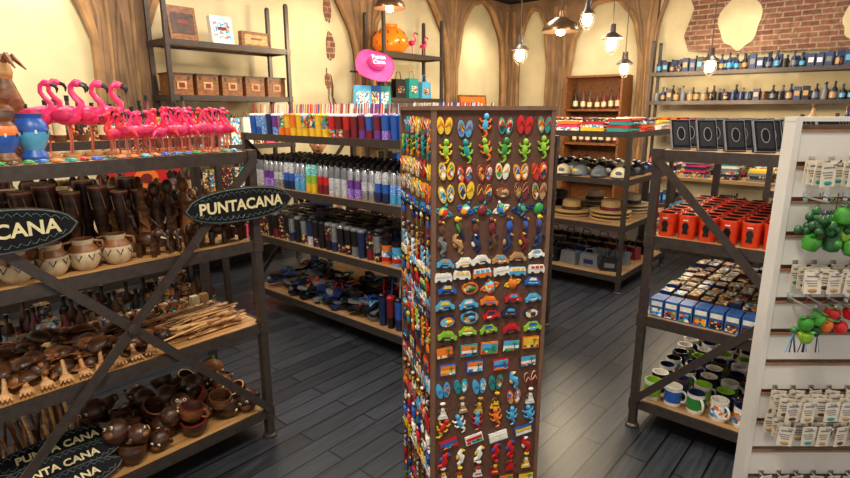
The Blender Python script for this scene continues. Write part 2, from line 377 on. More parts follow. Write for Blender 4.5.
for (x,y) in boardpts(.86,1.36,2.36,2.69,.06,.08):
    h=R.uniform(.22,.3)*(1 if x<1.15 else .75); T=TR(x,y,Z3,R.uniform(0,6),s=h/.25); m=R.choice([mwood,dwood,mwood,lwood])
    b.lathe([(.025,0),(.027,.015),(.018,.03),(.024,.08),(.018,.12),(.026,.16),(.012,.185),(.012,.195)],m,T,9)
    b.ell((0,0,.22),(.018,.02,.03),m,T); b.ell((.018,0,.218),(.008,.005,.008),m,T,6,4)
    for s in (-1,1): b.tube([(0,.026*s,.16),(.006,.034*s,.12),(.022,.014*s,.09)],[.008,.007,.006],m,T)
b.obj('carved_wooden_statues')
b=B()
for (x,y) in boardpts(.87,1.36,2.2,2.36,.085,.085):
    T=TR(x,y,Z3,R.uniform(-.6,.9)-1.2,s=R.uniform(.8,1.1)); m=R.choice([mwood,dwood,dwood,lwood])
    b.ell((0,0,.07),(.045,.028,.032),m,T); b.ell((.045,0,.09),(.024,.02,.024),m,T)
    b.tube([(.06,0,.09),(.078,0,.07),(.08,0,.04),(.09,0,.03)],[.012,.009,.007,.005],m,T)
    for sx in (-.028,.028):
        for s in (-1,1): b.tube([(sx,.016*s,.06),(sx,.017*s,0)],[.014,.011],m,T)
    for s in (-1,1): b.ell((.035,.024*s,.09),(.006,.018,.022),m,T,8,5); b.tube([(.06,.01*s,.08),(.08,.014*s,.075)],[.004,.002],P['cream'],T)
b.obj('carved_wooden_elephants')
# row 3
b=B()
for i in range(110):
    x=R.uniform(.22,.98); y=R.uniform(2.3,2.6); k=1-abs(x-.55)/.7
    turtle(b,TR(x,y,Z2+.012+R.random()*.08*max(k,.2),R.uniform(0,6),R.uniform(-.3,.3),R.uniform(-.3,.3),s=R.uniform(.7,1.1)),R.choice([dwood,dwood,mwood]),R.choice([dwood,mwood]))
b.obj('carved_wooden_turtles')
b=B(); fk=woodmat('fork_light_wood','b5804e','dcae7c',(20,20,60))
for i in range(9):
    x=.36+.062*i; T=TR(x,2.235,Z2+.014,R.uniform(-.15,.15)-.15,.15,s=1.1)
    b.tube([(0,.07,.03),(0,.02,.012),(0,-.005,.008)],[.006,.008,.014],fk,T)
    b.ell((0,-.01,.008),(.02,.02,.008),fk,T)
    for k in range(4): b.tube([(-.015+.01*k,-.02,.008),(-.018+.012*k,-.042,.012)],[.005,.003],fk,T)
b.obj('wooden_hand_backscratchers')
b=B()
for i in range(95):
    x=R.uniform(1.0,1.23); y=R.uniform(2.22,2.5); a=R.uniform(-.3,.3)+.1; L=R.uniform(.09,.12); z=Z2+.01+R.random()*.05
    T=TR(x,y,z,a,0,R.uniform(-.06,.06)); m=R.choice([lwood,lwood,mwood]); b.tube([(-L,0,0),(0,0,0),(L*.7,0,0)],[.004,.005,.006],m,T)
    b.ell((L*.85,0,0),(.028,.013,.006),m,T,8,4)
b.obj('wooden_spoons')
b=B()
for (x,y) in boardpts(.6,1.33,2.6,2.67,.05,.045,.003):
    b.box((x,y,Z2+.03),(.04,.036,.06),R.choice([prints[3],prints[3],prints[0],P['cream'],P['tan']]),None,.9)
for (x,y) in boardpts(.95,1.34,2.5,2.6,.05,.05,.003): b.box((x,y,Z2+.012),(.042,.04,.024),prints[3])
b.obj('small_trinket_boxes')
# row 4
b=B()
slots=[]
for i in range(70):
    lay=0 if i<38 else 1
    for tries in range(40):
        r=R.uniform(.042,.06); x=R.uniform(.7,1.29); y=R.uniform(2.24,2.64)
        if all((x-a)**2+(y-c)**2>((r+q)*.82)**2 or l!=lay for (a,c,q,l) in slots): break
    else: continue
    slots.append((x,y,r,lay))
    z=Z1+r+lay*.07
    T=TR(x,y,z,R.uniform(-2.8,-.4),R.uniform(-.5,.5),R.uniform(-.6,.6)); m=R.choice([dwood,dwood,dwood,mwood])
    if R.random()<.45:
        b.ell((0,0,0),(r,r,r*1.05),m,T,14,9)
        b.ell((r*.72,0,-r*.15),(r*.35,r*.5,r*.38),mwood,T,10,6)
        for s in (-1,1):
            b.ell((r*.88,r*.3*s,r*.35),(r*.12,r*.15,r*.16),P['cream'],T,8,5); b.ell((r*.98,r*.3*s,r*.35),(r*.06,r*.08,r*.09),P['black'],T,6,4)
            b.ell((0,r*1.0*s,r*.1),(r*.15,r*.3,r*.3),m,T,8,5)
    else:
        rim=R.choice([P['green'],P['lime'],lwood,P['maroon'],P['brown'],mwood])
        b.lathe([(r*.4,-r*.9),(r*.8,-r*.6,m),(r,0,m),(r*.97,r*.3,m),(r*.99,r*.34,rim),(r*.85,r*.37,rim),(r*.8,r*.2,dwood),(r*.6,-r*.5,dwood),(.002,-r*.6,dwood)],m,T,16)
        if R.random()<.5: b.tube([(r*.9,0,r*.3),(r*1.3,0,r*.1),(r*1.3,0,-r*.3),(r*.9,0,-r*.4)],.006,m,T,6)
b.obj('carved_coconut_bowls')
b=B()
for i in range(60):
    x=.22+R.random()*.4; y=R.uniform(2.48,2.66); b.tube([(x,y-.04,Z1+.01+R.random()*.02),(x+R.uniform(-.05,.05),y+.03,Z1+.14+R.random()*.12)],[.005,.008],R.choice([lwood,mwood,dwood]))
b.obj('wooden_stick_bundle')
def surfsign(name,T,L,h,txt,ts=.07):
    b=B(); n=20; pl=[]
    for i in range(n+1):
        t=-1+2*i/n; pl.append((t*L/2,h/2*max(0,(1-abs(t)**2.6))**.6))
    pl2=pl+[(p[0],-p[1]) for p in reversed(pl[1:-1])]
    cream=mat('sign_cream','d6c898',.7); blk=mat('sign_black','101113',.7,0,.3,40,0,.2); tl=mat('sign_teal','566e6c',.7,0,.4,60)
    b.prism(pl2,0,.012,dwood,T,dwood)
    b.prism([(x*.98,y*.95) for x,y in pl2],.0121,.0135,tl,T)
    b.prism([(x*.965,y*.9) for x,y in pl2],.0136,.0155,blk,T)
    for k in range(34):
        s=1 if k%2 else -1; x=-L*.42+L*.84*k/33; yy=s*h*.34*(1-abs(x/(L/2))**2.6)
        b.tube([(x-.012,yy+R.uniform(-.006,.006),.016),(x,yy+.008*s,.017),(x+.012,yy-.006*s,.016)],.0011,R.choice([tl,tl,P['grey']]),T,4)
    o=b.obj(name)
    text(txt,ts,cream,T@TR(0,-.002,.0165),parent=o,off=.025)
surfsign('surfboard_sign',TR(1.27,2.145,1.2,0)@UP,.52,.15,'PUNTACANA',.066)
surfsign('surfboard_sign',TR(.375,2.145,1.22,0)@UP,.52,.15,'PUNTACANA',.066)
for k in range(3):
    surfsign('surfboard_sign',TR(.46+.03*k,2.225+.085*k,Z1+.04+.035*k,.05-.05*k,-1.1)@UP,.48,.12,'PUNTA CANA',ts=.045)

# ---------- BEHIND-LEFT SHELF contents
b=B()
for z in HS:
    for (x,y) in boardpts(.55,1.95,3.65,4.25,.11,.14):
        if R.random()<.6: liquor(b,x,y,z,.034,R.uniform(.2,.28),rc(['maroon','brown','black','brown']),R.choice(prints+[P['cream']]),P['black'])
        else: h=R.uniform(.1,.2); b.box((x,y,z+h/2),(.08,.08,h),R.choice(prints))
b.obj('rum_bottles_and_boxes')
b=B(); Ts=TR(1.46,3.56,.98,s=.62)@UP
b.prism([(-.22,0),(.22,0),(.2,.45),(.33,.36),(.4,.46),(.22,.62),(.08,.6),(0,.57),(-.08,.6),(-.22,.62),(-.4,.46),(-.33,.36),(-.2,.45)],0,.03,P['red'],Ts)
b.prism(ellp(.12,.1,16,0,.33),.03,.034,P['orange'],Ts); b.prism(ellp(.06,.05,12,0,.33),.034,.037,P['maroon'],Ts)
b.tube([(-.2,.58,.015),(0,.68,.015),(.2,.58,.015)],.006,chrome,Ts)
b.obj('red_souvenir_tshirt')

# ---------- MIDDLE SHELF
b=B()
for (x,y) in boardpts(2.44,3.0,1.88,3.93,.08,.072,.004):
    t=(y-1.88)/2.05
    if t>.82: m=[P['blue'],glit[2],P['navy'],P['purple']]
    elif t>.55: m=[P['yellow'],P['yellow'],P['orange'],prints[0]]
    elif t>.4: m=[P['orange'],P['maroon'],P['red'],glit[1],prints[0]]
    else: m=[P['blue'],glit[1],P['purple'],P['blue'],P['white'],prints[0],P['maroon']]
    c=R.choice(m); c2=R.choice(m)
    tumbler(b,x,y,Z4,.034,.155,c,R.choice([P['white'],c2,c]),R.choice([c if c in P.values() else P['white'],P['white'],P['red'],P['purple']]),c2)
b.obj('plastic_straw_tumblers')
b=B()
for (x,y) in boardpts(2.44,2.95,1.88,3.93,.082,.066,.003):
    t=(y-1.88)/2.05; k=int(t*15)
    ms=[(glit[0],glit[0],P['grey']),(P['sky'],glit[2],P['silver']),(glit[1],P['purple'],P['silver']),(P['yellow'],P['lime'],glit[3]),(P['silver'],glit[0],P['silver']),(P['maroon'],P['red'],P['silver']),(P['navy'],P['blue'],glit[0])][(k*5)%7]
    bottle(b,x,y,Z3,.028,.24,[*ms,P['black']])
b.obj('metal_water_bottles')
b=B()
for (x,y) in boardpts(2.44,2.95,2.5,3.93,.08,.07,.004):
    c=R.choice([P['black'],prints[1],P['navy'],P['grey'],P['maroon'],prints[1],glit[0]]); tumbler(b,x,y,Z2,.034,.2,c,rc(['black','silver','grey','black']),None,R.choice([P['black'],P['navy'],prints[1],P['silver']]))
b.obj('insulated_travel_mugs')
b=B()
for (x,y) in boardpts(2.44,2.95,1.88,2.5,.1,.08,.003):
    c=rc(['white','red','sky','black','orange']); b.lathe([(.033,0),(.034,.02,c),(.034,.02,P['red']),(.035,.05,P['red']),(.035,.05,prints[2]),(.035,.09,prints[2]),(.036,.13,c),(.037,.13,P['black']),(.037,.16,P['black']),(.002,.16,P['black'])],c,TR(x,y,Z2),12)
b.obj('souvenir_tumbler_cups')
def sandal(b,T,c,c2,s=1):
    pl=[(.13,0),(.12,.035),(.06,.045),(0,.03),(-.08,.035),(-.125,.02),(-.13,0),(-.125,-.02),(-.08,-.035),(0,-.03),(.06,-.045),(.12,-.035)]
    b.prism(pl,0,.018,c,T)
    b.tube([(.07,0,.018),(.03,.02,.04),(-.03,.035,.018)],.006,c2,T,5); b.tube([(.07,0,.018),(.03,-.02,.04),(-.03,-.035,.018)],.006,c2,T,5)
b=B()
for i in range(130):
    x=R.uniform(2.56,2.95); y=R.uniform(2.62,3.82)
    sandal(b,TR(x if i>45 else R.uniform(2.55,2.6),y,Z1+.005+R.random()*.12,R.uniform(0,6),R.uniform(-.2,.2),R.uniform(-.15,.15)),rc(['black','black','navy','black','grey','black']),rc(['red','blue','sky','black','orange','black']))
b.obj('flip_flop_pile')
b=B()
for (x,y) in boardpts(2.46,2.95,1.88,2.55,.075,.068,.004):
    c=rc(['navy','navy','maroon','black','red']); tumbler(b,x,y,Z1,.031,.23,c,rc(['red','navy','black']),rc(['red','white','blue']),rc(['maroon','navy','blue','red']))
b.obj('tall_plastic_glasses')
b=B()
for z in (Z4,Z3,Z2):
    for (x,y) in boardpts(3.1,3.55,1.9,3.9,.2,.16,.01):
        h=R.uniform(.08,.15); b.box((x,y,z+h/2),(.13,.11,h),R.choice(prints),None,.97)
b.obj('boxed_souvenirs')

# ---------- MAGNET TOWER
ta=math.radians(-49.5+16)
TT=Matrix.Translation((1.233,1.02,0))@Matrix.Rotation(ta,4,'Z')
tw=.38
tbrown=mat('tower_brown_felt','5a3929',.8,0,.2,60)
tb=B()
tb.box((tw/2,tw/2,.83),(tw,tw,1.54),tbrown,TT)
for x in (0,tw):
    for y in (0,tw): tb.box((x,y,.83),(.014,.014,1.55),mat('tower_trim','70503c',.5),TT)
tb.box((tw/2,tw/2,1.606),(tw+.02,tw+.02,.012),mat('tower_trim'),TT)
tb.box((tw/2,tw/2,.05),(tw+.05,tw+.05,.04),dwood,TT)
for x in (.02,tw-.02):
    for y in (.02,tw-.02): tb.lathe([(.015,0),(.02,.012),(.015,.03)],P['black'],TT@TR(x,y,0))
tb.obj('magnet_display_tower')
def m_sandals(b,T,c,c2):
    for s in (-1,1):
        Tl=T@TR(.0115*s,0,0,-.12*s)
        b.prism(ellp(.0105,.024,12),0,.005,c,Tl,c2); b.prism(ellp(.008,.018,10),.005,.006,R.choice([c2,prints[0],prints[2]]),Tl)
        b.tube([(-.008,-.004,.006),(0,.013,.011),(.008,-.004,.006)],.0018,c,Tl,4)
def m_lizard(b,T,c,c2):
    T=T@TR(rz=R.uniform(-.4,.4))
    b.ell((0,.002,.005),(.009,.018,.006),c,T,8,5); b.ell((.002,.025,.006),(.008,.01,.006),c,T,8,5)
    b.tube([(0,-.012,.004),(.006,-.022,.004),(.002,-.03,.004),(-.007,-.031,.004)],[.006,.004,.003,.0015],c2,T,5)
    for s in (-1,1):
        for y in (.01,-.008): b.tube([(0,y,.004),(.013*s,y+.002,.005),(.017*s,y+.01,.004)],[.004,.003,.003],c2,T,5)
def m_turtle(b,T,c,c2): turtle(b,T@TR(rz=R.choice([pi/2,1.9,1.2]),s=.36),R.choice([c,prints[0],prints[2]]),c2)
def m_car(b,T,c,c2):
    pl=[(-.026,-.01),(.026,-.01),(.027,.0),(.02,.004),(.013,.014),(-.01,.016),(-.019,.006),(-.027,.002)]
    b.prism(pl,0,.007,c,T); b.prism([(-.013,.005),(.012,.005),(.009,.012),(-.008,.0135)],.007,.0085,c2,T)
    for s in (-1,1): b.lathe([(.006,0),(.006,.01),(.002,.0105)],P['black'],T@TR(.014*s,-.011,0),8)
    b.box((0,-.003,.0075),(.03,.004,.001),R.choice(prints),T)
def m_van(b,T,c,c2):
    b.prism([(-.026,-.012),(.026,-.012),(.027,.0),(.022,.013),(-.024,.014),(-.027,.0)],0,.007,c,T)
    b.prism([(-.026,.001),(.026,.001),(.0215,.013),(-.023,.013)],.007,.0078,P['white'],T)
    for k in range(3): b.box((-.014+.014*k,.007,.0085),(.01,.007,.001),c2,T)
    for s in (-1,1): b.lathe([(.006,0),(.006,.01),(.002,.0105)],P['black'],T@TR(.014*s,-.012,0),8)
def m_parrot(b,T,c,c2):
    Tl=T@TR(rz=.25+R.uniform(-.3,.2),s=.85)
    b.ell((0,.004,.005),(.011,.02,.006),c,Tl,8,5); b.ell((0,.028,.006),(.009,.009,.007),c2,Tl,8,5)
    b.tube([(.006,.028,.007),(.012,.026,.007),(.011,.02,.007)],[.004,.003,.001],P['yellow'],Tl,5)
    b.tube([(0,-.01,.004),(-.002,-.028,.004),(.0,-.04,.003)],[.008,.006,.002],R.choice([P['maroon'],P['brown'],P['navy']]),Tl,5)
    b.ell((-.007,.0,.008),(.006,.017,.004),rc(['blue','green','maroon','brown']),Tl,7,4)
def m_mask(b,T,c,c2):
    Tl=T@TR(rz=R.uniform(-.5,.5),s=.9)
    b.tube([(.0,.03,.005),(-.006,.018,.005),(.004,.004,.005),(.004,-.012,.005),(-.006,-.022,.005),(-.003,-.03,.004),(.004,-.027,.004)],[.007,.008,.011,.008,.005,.004,.003],c,Tl,6)
    b.tube([(.0,.03,.005),(.012,.028,.005)],[.006,.003],c2,Tl,5); b.ell((-.01,.004,.005),(.007,.011,.003),c2,Tl,7,4)
def m_plaque(b,T,c,c2):
    b.box((0,0,.003),(.052,.036,.006),c,T); b.box((0,.008,.0065),(.046,.014,.001),rc(['sky','orange','sky','yellow']),T); b.box((0,-.003,.0065),(.046,.008,.001),c2,T); b.box((0,-.011,.0065),(.046,.008,.001),R.choice(prints),T)
    b.tube([(.012,-.01,.008),(.009,0,.008),(.012,.008,.008)],.001,P['brown'],T,4)
    for a in (.3,1.2,2.2,3): b.tube([(.012,.008,.008),(.012+.009*math.cos(a),.008+.006*math.sin(a),.008)],[.002,.0008],P['green'],T,4)
def m_oval(b,T,c,c2):
    b.prism(ellp(.025,.018,16),0,.006,c,T); b.prism(ellp(.021,.014,14),.006,.0072,R.choice(prints),T); b.ell((.004,0,.008),(.01,.006,.003),c2,T,7,4)
def m_doll(b,T,c,c2):
    b.prism([(-.015,-.026),(.015,-.026),(.006,.0),(-.006,.0)],0,.008,c,T); b.ell((0,.004,.005),(.007,.01,.005),c2,T,7,5)
    b.ell((0,.018,.006),(.007,.008,.006),P['brown'],T,8,5); b.ell((0,.024,.006),(.009,.005,.006),c,T,8,4)
    b.box((0,-.016,.0085),(.02,.004,.001),c2,T)
    for s in (-1,1): b.tube([(.005*s,.008,.005),(.014*s,0,.006),(.009*s,-.008,.007)],.003,P['brown'],T,4)
def m_flag(b,T,c,c2):
    T=T@TR(rz=.2)
    b.box((0,0,.003),(.054,.034,.006),P['white'],T)
    for sx,sy,cc in ((-1,1,P['blue']),(1,1,P['red']),(-1,-1,P['red']),(1,-1,P['blue'])): b.box((.0155*sx,.01*sy,.0065),(.021,.012,.001),cc,T)
def m_strip(b,T,c,c2):
    T=T@TR(rz=.15)
    b.box((0,0,.003),(.056,.028,.006),c,T); b.box((0,.004,.0065),(.05,.009,.001),c2,T); b.box((0,-.007,.0065),(.05,.008,.001),R.choice([P['white'],prints[0]]),T)
rows=[(-.048,m_sandals,['yellow','sky','orange','teal','red'],6),(-.115,m_lizard,['green','orange','yellow','lime','teal'],6),(-.18,m_sandals,['yellow','red','orange','maroon'],6),
(-.24,m_sandals,['orange','yellow','maroon','tan'],6),(-.298,m_turtle,['blue','teal','maroon','navy','green'],6),(-.35,m_parrot,['navy','blue','brown','maroon'],7),(-.405,m_mask,['brown','grey','tan','maroon','navy'],7),(-.455,m_car,['sky','white','red','white','tan'],6),(-.498,m_van,['white','sky','orange','red','white'],6),
(-.545,m_oval,['red','blue','green','orange'],5),(-.595,m_car,['red','sky','white','orange'],5),(-.645,m_oval,['red','navy','sky','brown'],5),(-.695,m_car,['blue','red','lime','orange'],5),(-.75,m_plaque,['navy','orange','brown','teal'],5),(-.815,m_plaque,['blue','brown','navy','red'],4),
(-.885,m_sandals,['teal','red','sky','cream','maroon'],6),(-.95,m_doll,['white','red','tan','yellow','brown'],6),(-1.015,m_lizard,['red','white','sky','orange'],6),(-1.08,m_strip,['green','red','white','blue'],4),(-1.14,m_mask,['red','white','blue'],6),(-1.2,m_doll,['red','white','yellow'],6),(-1.265,m_plaque,['blue','brown'],5),(-1.33,m_lizard,['green','red','blue'],6),(-1.395,m_car,['red','blue'],5),(-1.45,m_plaque,['red','green'],5)]
ALLM=[m_oval,m_van,m_lizard,m_turtle,m_car,m_mask,m_sandals]
for side in range(4):
    b=B()
    F=TT@[Matrix.Identity(4),TR(0,tw,0,-pi/2),TR(tw,0,0,pi/2),TR(tw,tw,0,pi)][side]
    for (rz_,fn,cols,n) in rows:
        if side==1 and R.random()<.6: fn=R.choice([m_sandals,m_parrot,m_lizard,m_car,m_doll]); n=6
        for i in range(n):
            f2=fn; cs=cols
            q=R.random()
            if fn is m_oval and q<.4: f2=R.choice([m_flag,m_van,m_car,m_turtle])
            elif q<.1: f2=R.choice(ALLM)
            elif q<.12: continue
            x=tw*(i+.55)/(n+.1)+R.uniform(-.005,.005)
            T=F@TR(x,-.001,H+rz_+R.uniform(-.006,.006))@UP@TR(rz=R.uniform(-.12,.12),s=R.uniform(1.05,1.2)*(1.0 if n<6 else .98))
            f2(b,T,rc(cs),rc(cs+['white','yellow']))
    b.obj('fridge_magnets')

# ---------- RIGHT SHELF contents
b=B()
fg=mat('frame_dark_grey','1e1e21',.6,0,.2,40,0,.2); fe=mat('frame_edge','77787c',.5); bf=mat('frame_black','0c0c0e',.7,0,.1,40,0,.15)
for (x,y) in boardpts(2.66,3.6,-.32,.82,.15,.105,0):
    T=TR(x,y,Z4+.004,-pi/2+.6,-.45)
    b.box((0,.0,.072),(.086,.014,.145),fe,T); b.box((0,-.0075,.072),(.08,.004,.139),bf,T); b.box((0,-.0095,.072),(.064,.003,.116),fg,T)
    b.prism(ellp(.018,.034,12,0,.072),.0105,.0125,fe,T@UP); b.prism(ellp(.015,.03,12,0,.072),.0125,.0135,bf,T@UP)
    b.box((0,.045,.03),(.05,.045,.06),bf,TR(x,y,Z4,-pi/2+.6))
b.obj('black_souvenir_frames')
b=B()
rdm=mat('cup_orange_red','e2421c',.35)
for (x,y) in boardpts(2.65,3.4,-.32,.82,.085,.084,.002):
    T=TR(x,y,Z3); bk=P['black']
    b.lathe([(.035,0),(.037,.005,rdm),(.039,.1,rdm),(.0405,.1,rdm),(.0405,.112,rdm),(.036,.112,rdm),(.034,.02,bk),(.002,.02,bk)],rdm,T,14)
    b.prism([(-.014,.025),(.014,.025),(.01,.045),(.016,.06),(.008,.078),(-.008,.078),(-.016,.062),(-.009,.045)],.0385,.0405,bk,T@TR(rz=-pi/2)@UP)
    b.box((0,-.042,.09),(.022,.002,.005),P['white'],T@TR(rz=-pi/2))
b.obj('red_souvenir_cups')
b=B()
bb=mat('pack_blue','2f5c9c',.4,0,.4,60)
for (x,y) in boardpts(2.65,2.77,-.32,.81,.12,.066,0):
    b.box((x,y,Z2+.045),(.1,.06,.09),bb); b.box((x-.051,y,Z2+.067),(.002,.05,.022),P['white']); b.box((x-.051,y,Z2+.025),(.002,.05,.036),R.choice(prints))
for (x,y) in boardpts(2.78,3.6,-.32,.81,.085,.06,.004):
    h=R.uniform(.08,.11); b.box((x,y,Z2+h/2),(.075,.052,h),R.choice([P['brown'],P['navy'],prints[3]])); b.box((x,y,Z2+h+.001),(.068,.044,.002),R.choice(prints+[prints[3]]))
b.obj('chocolate_gift_boxes')
b=B()
for (x,y) in boardpts(2.65,3.55,-.31,.82,.1,.102,.004):
    front=x<2.75
    c=P['white'] if front or R.random()<.4 else rc(['black','white','brown','black'])
    mug(b,x,y,Z1,.041,.1,c,rc(['white','lime','white','black','navy']),R.uniform(-2.4,-1.2),R.choice([prints[2],P['blue'],P['navy'],P['green'],P['navy'],prints[0],P['lime']]))
b.obj('coffee_mugs')

# ---------- PEG PANEL
PT=Matrix.Translation((1.838,.215,0))@Matrix.Rotation(math.radians(-49.5),4,'Z')
pw=.62; ph=1.57
b=B()
slat=mat('slatwall_white','d2ccc3',.45,0,.06,3); slot=mat('slat_groove_brown','8a6448',.6)
b.box((pw/2,.03,ph/2+.02),(pw-.02,.02,ph-.06),slot,PT)
z=.06
while z<ph-.02:
    h=min(.08,ph-z); b.box((pw/2,.01,z+h/2),(pw-.02,.024,h),slat,PT); b.box((pw/2,-.0035,z+h+.004),(pw-.02,.004,.008),slot,PT); z+=.1
for x in (0,pw): b.box((x,.02,ph/2),(.018,.05,ph),slat,PT)
b.box((pw/2,.02,ph+.006),(pw+.02,.05,.012),slat,PT)
b.box((pw/2,.02,.02),(pw+.02,.3,.04),metal,PT)
b.obj('slat_display_panel')
def hooks(z,xs):
    for x in xs: hb.tube([(x,0,z),(x,-.1,z),(x,-.115,z+.012)],.003,chrome,PT,6); hb.box((x,-.004,z),(.014,.004,.03),chrome,PT)
hb=B(); tg=B(); fr=B()
def tags(z,xs,n=4):
    for x in xs:
        for k in range(n):
            y=-.02-k*.024; T=PT@TR(x+R.uniform(-.008,.008),y,z+.003,R.uniform(-.25,.25),R.uniform(-.05,.05),R.uniform(-.08,.08))
            tg.box((0,0,-.03),(.042,.0015,.064),cards,T); tg.box((0,-.001,-.011),(.03,.001,.004),P['grey'],T)
            for q in range(3): tg.box((-.004+.002*q,-.001,-.024-.007*q),(.03-.004*q,.001,.0025),P['grey'],T)
            tg.ell((.0,-.002,-.052),(.012,.002,.006),R.choice([P['tan'],P['teal'],P['brown']]),T,6,4)
def cluster(x,z,cols,n=20,r=.011,spread=.026):
    for i in range(n):
        c=(x+R.gauss(0,spread*.6),-.06+R.uniform(-.04,.03),z+R.gauss(0,spread*.7))
        fr.ell(c,(r,r,r*1.15),R.choice(cols),PT,9,6)
    fr.tube([(x,-.06,z+.09),(x,-.06,z)],.002,P['brown'],PT,4)
def fruit(x,z,c,r=.024):
    T=PT@TR(x,-.07+R.uniform(-.02,.02),z,rz=R.uniform(0,6),rx=R.uniform(-.4,.4))
    fr.lathe([(.003,-r),(r*.7,-r*.8),(r,0),(r*.85,r*.6),(r*.3,r*.85),(.003,r*.7)],c,T,12); fr.tube([(0,0,r*.7),(.003,0,r*1.2)],.003,P['brown'],T,5)
    for s in (-1,1): fr.ell((.015*s,0,r*1.0),(.014,.007,.003),P['green'],T,7,4)
xs=[.05+.056*i for i in range(10)]
fgr=[mat('fruit_green','3f8a2c',.3,0,.3,60),mat('fruit_lime','86b030',.3,0,.3,60),mat('fruit_grape','35233c',.3,0,.3,60),mat('fruit_dark_green','24542a',.35,0,.3,60),P['red'],P['orange'],P['yellow']]
for z,typ in ((1.46,'t'),(1.36,'g'),(1.16,'t'),(1.06,'f'),(.76,'t'),(.68,'t'),(.46,'t'),(.3,'t')):
    hooks(z,xs)
    if typ=='t': tags(z,xs if z<1.4 else [.035]+xs[1:])
    elif typ=='g':
        for x,cols in ((.05,[2,3,3]),(.1,[3,0]),(.2,[0,1]),(.29,[0,5]),(.38,[2,3]),(.47,[0,1])): cluster(x,z-.07,[fgr[c] for c in cols])
        for x,c,dz in ((.05,0,-.05),(.08,0,0),(.11,0,.03),(.13,1,-.02),(.16,0,.02),(.19,1,-.03),(.1,3,-.05),(.15,0,-.06),(.22,0,.02),(.24,1,0),(.3,0,-.02),(.36,4,.01),(.43,1,0)): fruit(x,z-.07+dz,fgr[c],.026)
    elif typ=='f':
        for x,c,dz in ((.05,0,-.01),(.06,1,-.05),(.09,0,0),(.1,3,-.04),(.12,5,-.02),(.145,4,.01),(.17,4,-.03),(.19,4,.015),(.21,5,-.01),(.23,6,-.03),(.26,0,0),(.3,1,-.03),(.34,4,0),(.38,4,-.03),(.43,5,0),(.5,0,-.02)): fruit(x,z-.04+dz,fgr[c],.021)
        for i in range(3):
            x=.04+.035*i; fr.ell((x,-.06,z-.08),.01,rc(['white','green','orange']),PT)
            for k in range(7): fr.tube([(x,-.06,z-.09),(x+R.uniform(-.015,.015),-.06,z-.15)],.002,rc(['sky','navy','white','brown']),PT,4)
hb.obj('display_hooks'); tg.obj('price_card_tags'); fr.obj('fruit_keychains')

# ---------- CLOTHES SHELF
def folded(b,x,y,z,w,d,n,cols,rz=0):
    for k in range(n):
        T=TR(x+R.uniform(-.008,.008),y+R.uniform(-.008,.008),z+.014+.028*k,rz+R.uniform(-.08,.08)); c=rc(cols)
        if R.random()<.25: c=R.choice(prints)
        b.tube([(-w/2+.01,-d/2,0),(w/2-.01,-d/2,0)],.0135,c,T,8); b.box((0,.004,0),(w,d,.027),c,T,.98)
b=B()
for (x,y) in boardpts(4.66,5.8,1.72,4.15,.29,.24,0): folded(b,x,y,Z4,.24,.2,R.choice([2,3,4]),['yellow','sky','orange','pink','blue','white','red','teal','sky'])
for (x,y) in boardpts(4.66,5.8,3.0,4.15,.29,.24,0): folded(b,x,y,Z3,.24,.2,4,['black','navy','grey','white','black'])
b.obj('folded_tshirts')
def cap(b,T,c,c2):
    b.ell((0,0,0),(.09,.08,.09),c,T,12,5,lo=0); b.prism([(.05,-.07),(.12,-.055),(.155,0),(.12,.055),(.05,.07)],0,.006,c2,T); b.ell((.078,0,.04),(.012,.03,.02),R.choice([P['white'],P['yellow'],P['grey']]),T,8,4)
def hat(b,T,c,band):
    b.lathe([(.19,.01),(.185,.0),(.11,.008),(.095,.012),(.095,.03,band),(.09,.045,band),(.085,.1,c),(.05,.115,c),(.002,.108,c)],c,T,20)
b=B()
for (x,y) in boardpts(4.66,5.8,1.75,3.0,.2,.17,.01): cap(b,TR(x+.03,y,Z3+.005,pi+R.uniform(-.5,.5)),rc(['black','black','navy','cream','grey']),rc(['black','black','navy','maroon']))
b.obj('baseball_caps')
b=B()
for (x,y) in boardpts(4.68,5.75,1.75,4.1,.36,.34,.005):
    c=R.choice([straw,straw,P['cream'],P['brown'],P['black'],P['black']])
    for k in range(R.choice([1,2,3])): hat(b,TR(x,y,Z2+.003+.035*k,rx=R.uniform(-.02,.02)),c,rc(['black','brown','black','maroon']))
b.obj('straw_sun_hats')
b=B()
for (x,y) in boardpts(4.68,5.75,1.76,4.1,.22,.19,.01):
    T=TR(x,y,Z1,R.uniform(-.3,.3)-pi/2); c=rc(['black','black','navy','black','grey','maroon']); 
    b.box((0,0,.06),(.18,.1,.12),c,T,.85); b.tube([(-.05,0,.11),(-.04,0,.17),(.04,0,.17),(.05,0,.11)],.006,rc(['black','grey','navy','black']),T,5); b.box((0,-.048,.055),(.09,.005,.04),rc(['sky','grey','teal','navy']),T)
b.obj('beach_bags')

# ---------- display table
b=B(); b.box((6.75,1.3,.885),(1.1,1.6,.03),shelfwoodY); b.box((6.75,1.3,.35),(1.0,1.5,.03),shelfwoodY)
for x in (6.23,7.27):
    for y in (.53,2.07): b.box((x,y,.44),(.05,.05,.88),metal)
b.obj('display_table')
b=B()
for (x,y) in boardpts(6.25,7.25,.55,2.05,.26,.25,0): folded(b,x,y,.9,.22,.2,R.choice([3,4,6,8]),['pink','maroon','teal','white','yellow','sky','navy','grey'])
for (x,y) in boardpts(6.25,7.25,.6,2.0,.26,.25,0): folded(b,x,y,.365,.22,.2,5,['white','teal','maroon','sky','grey'])
b.obj('folded_beach_towels')

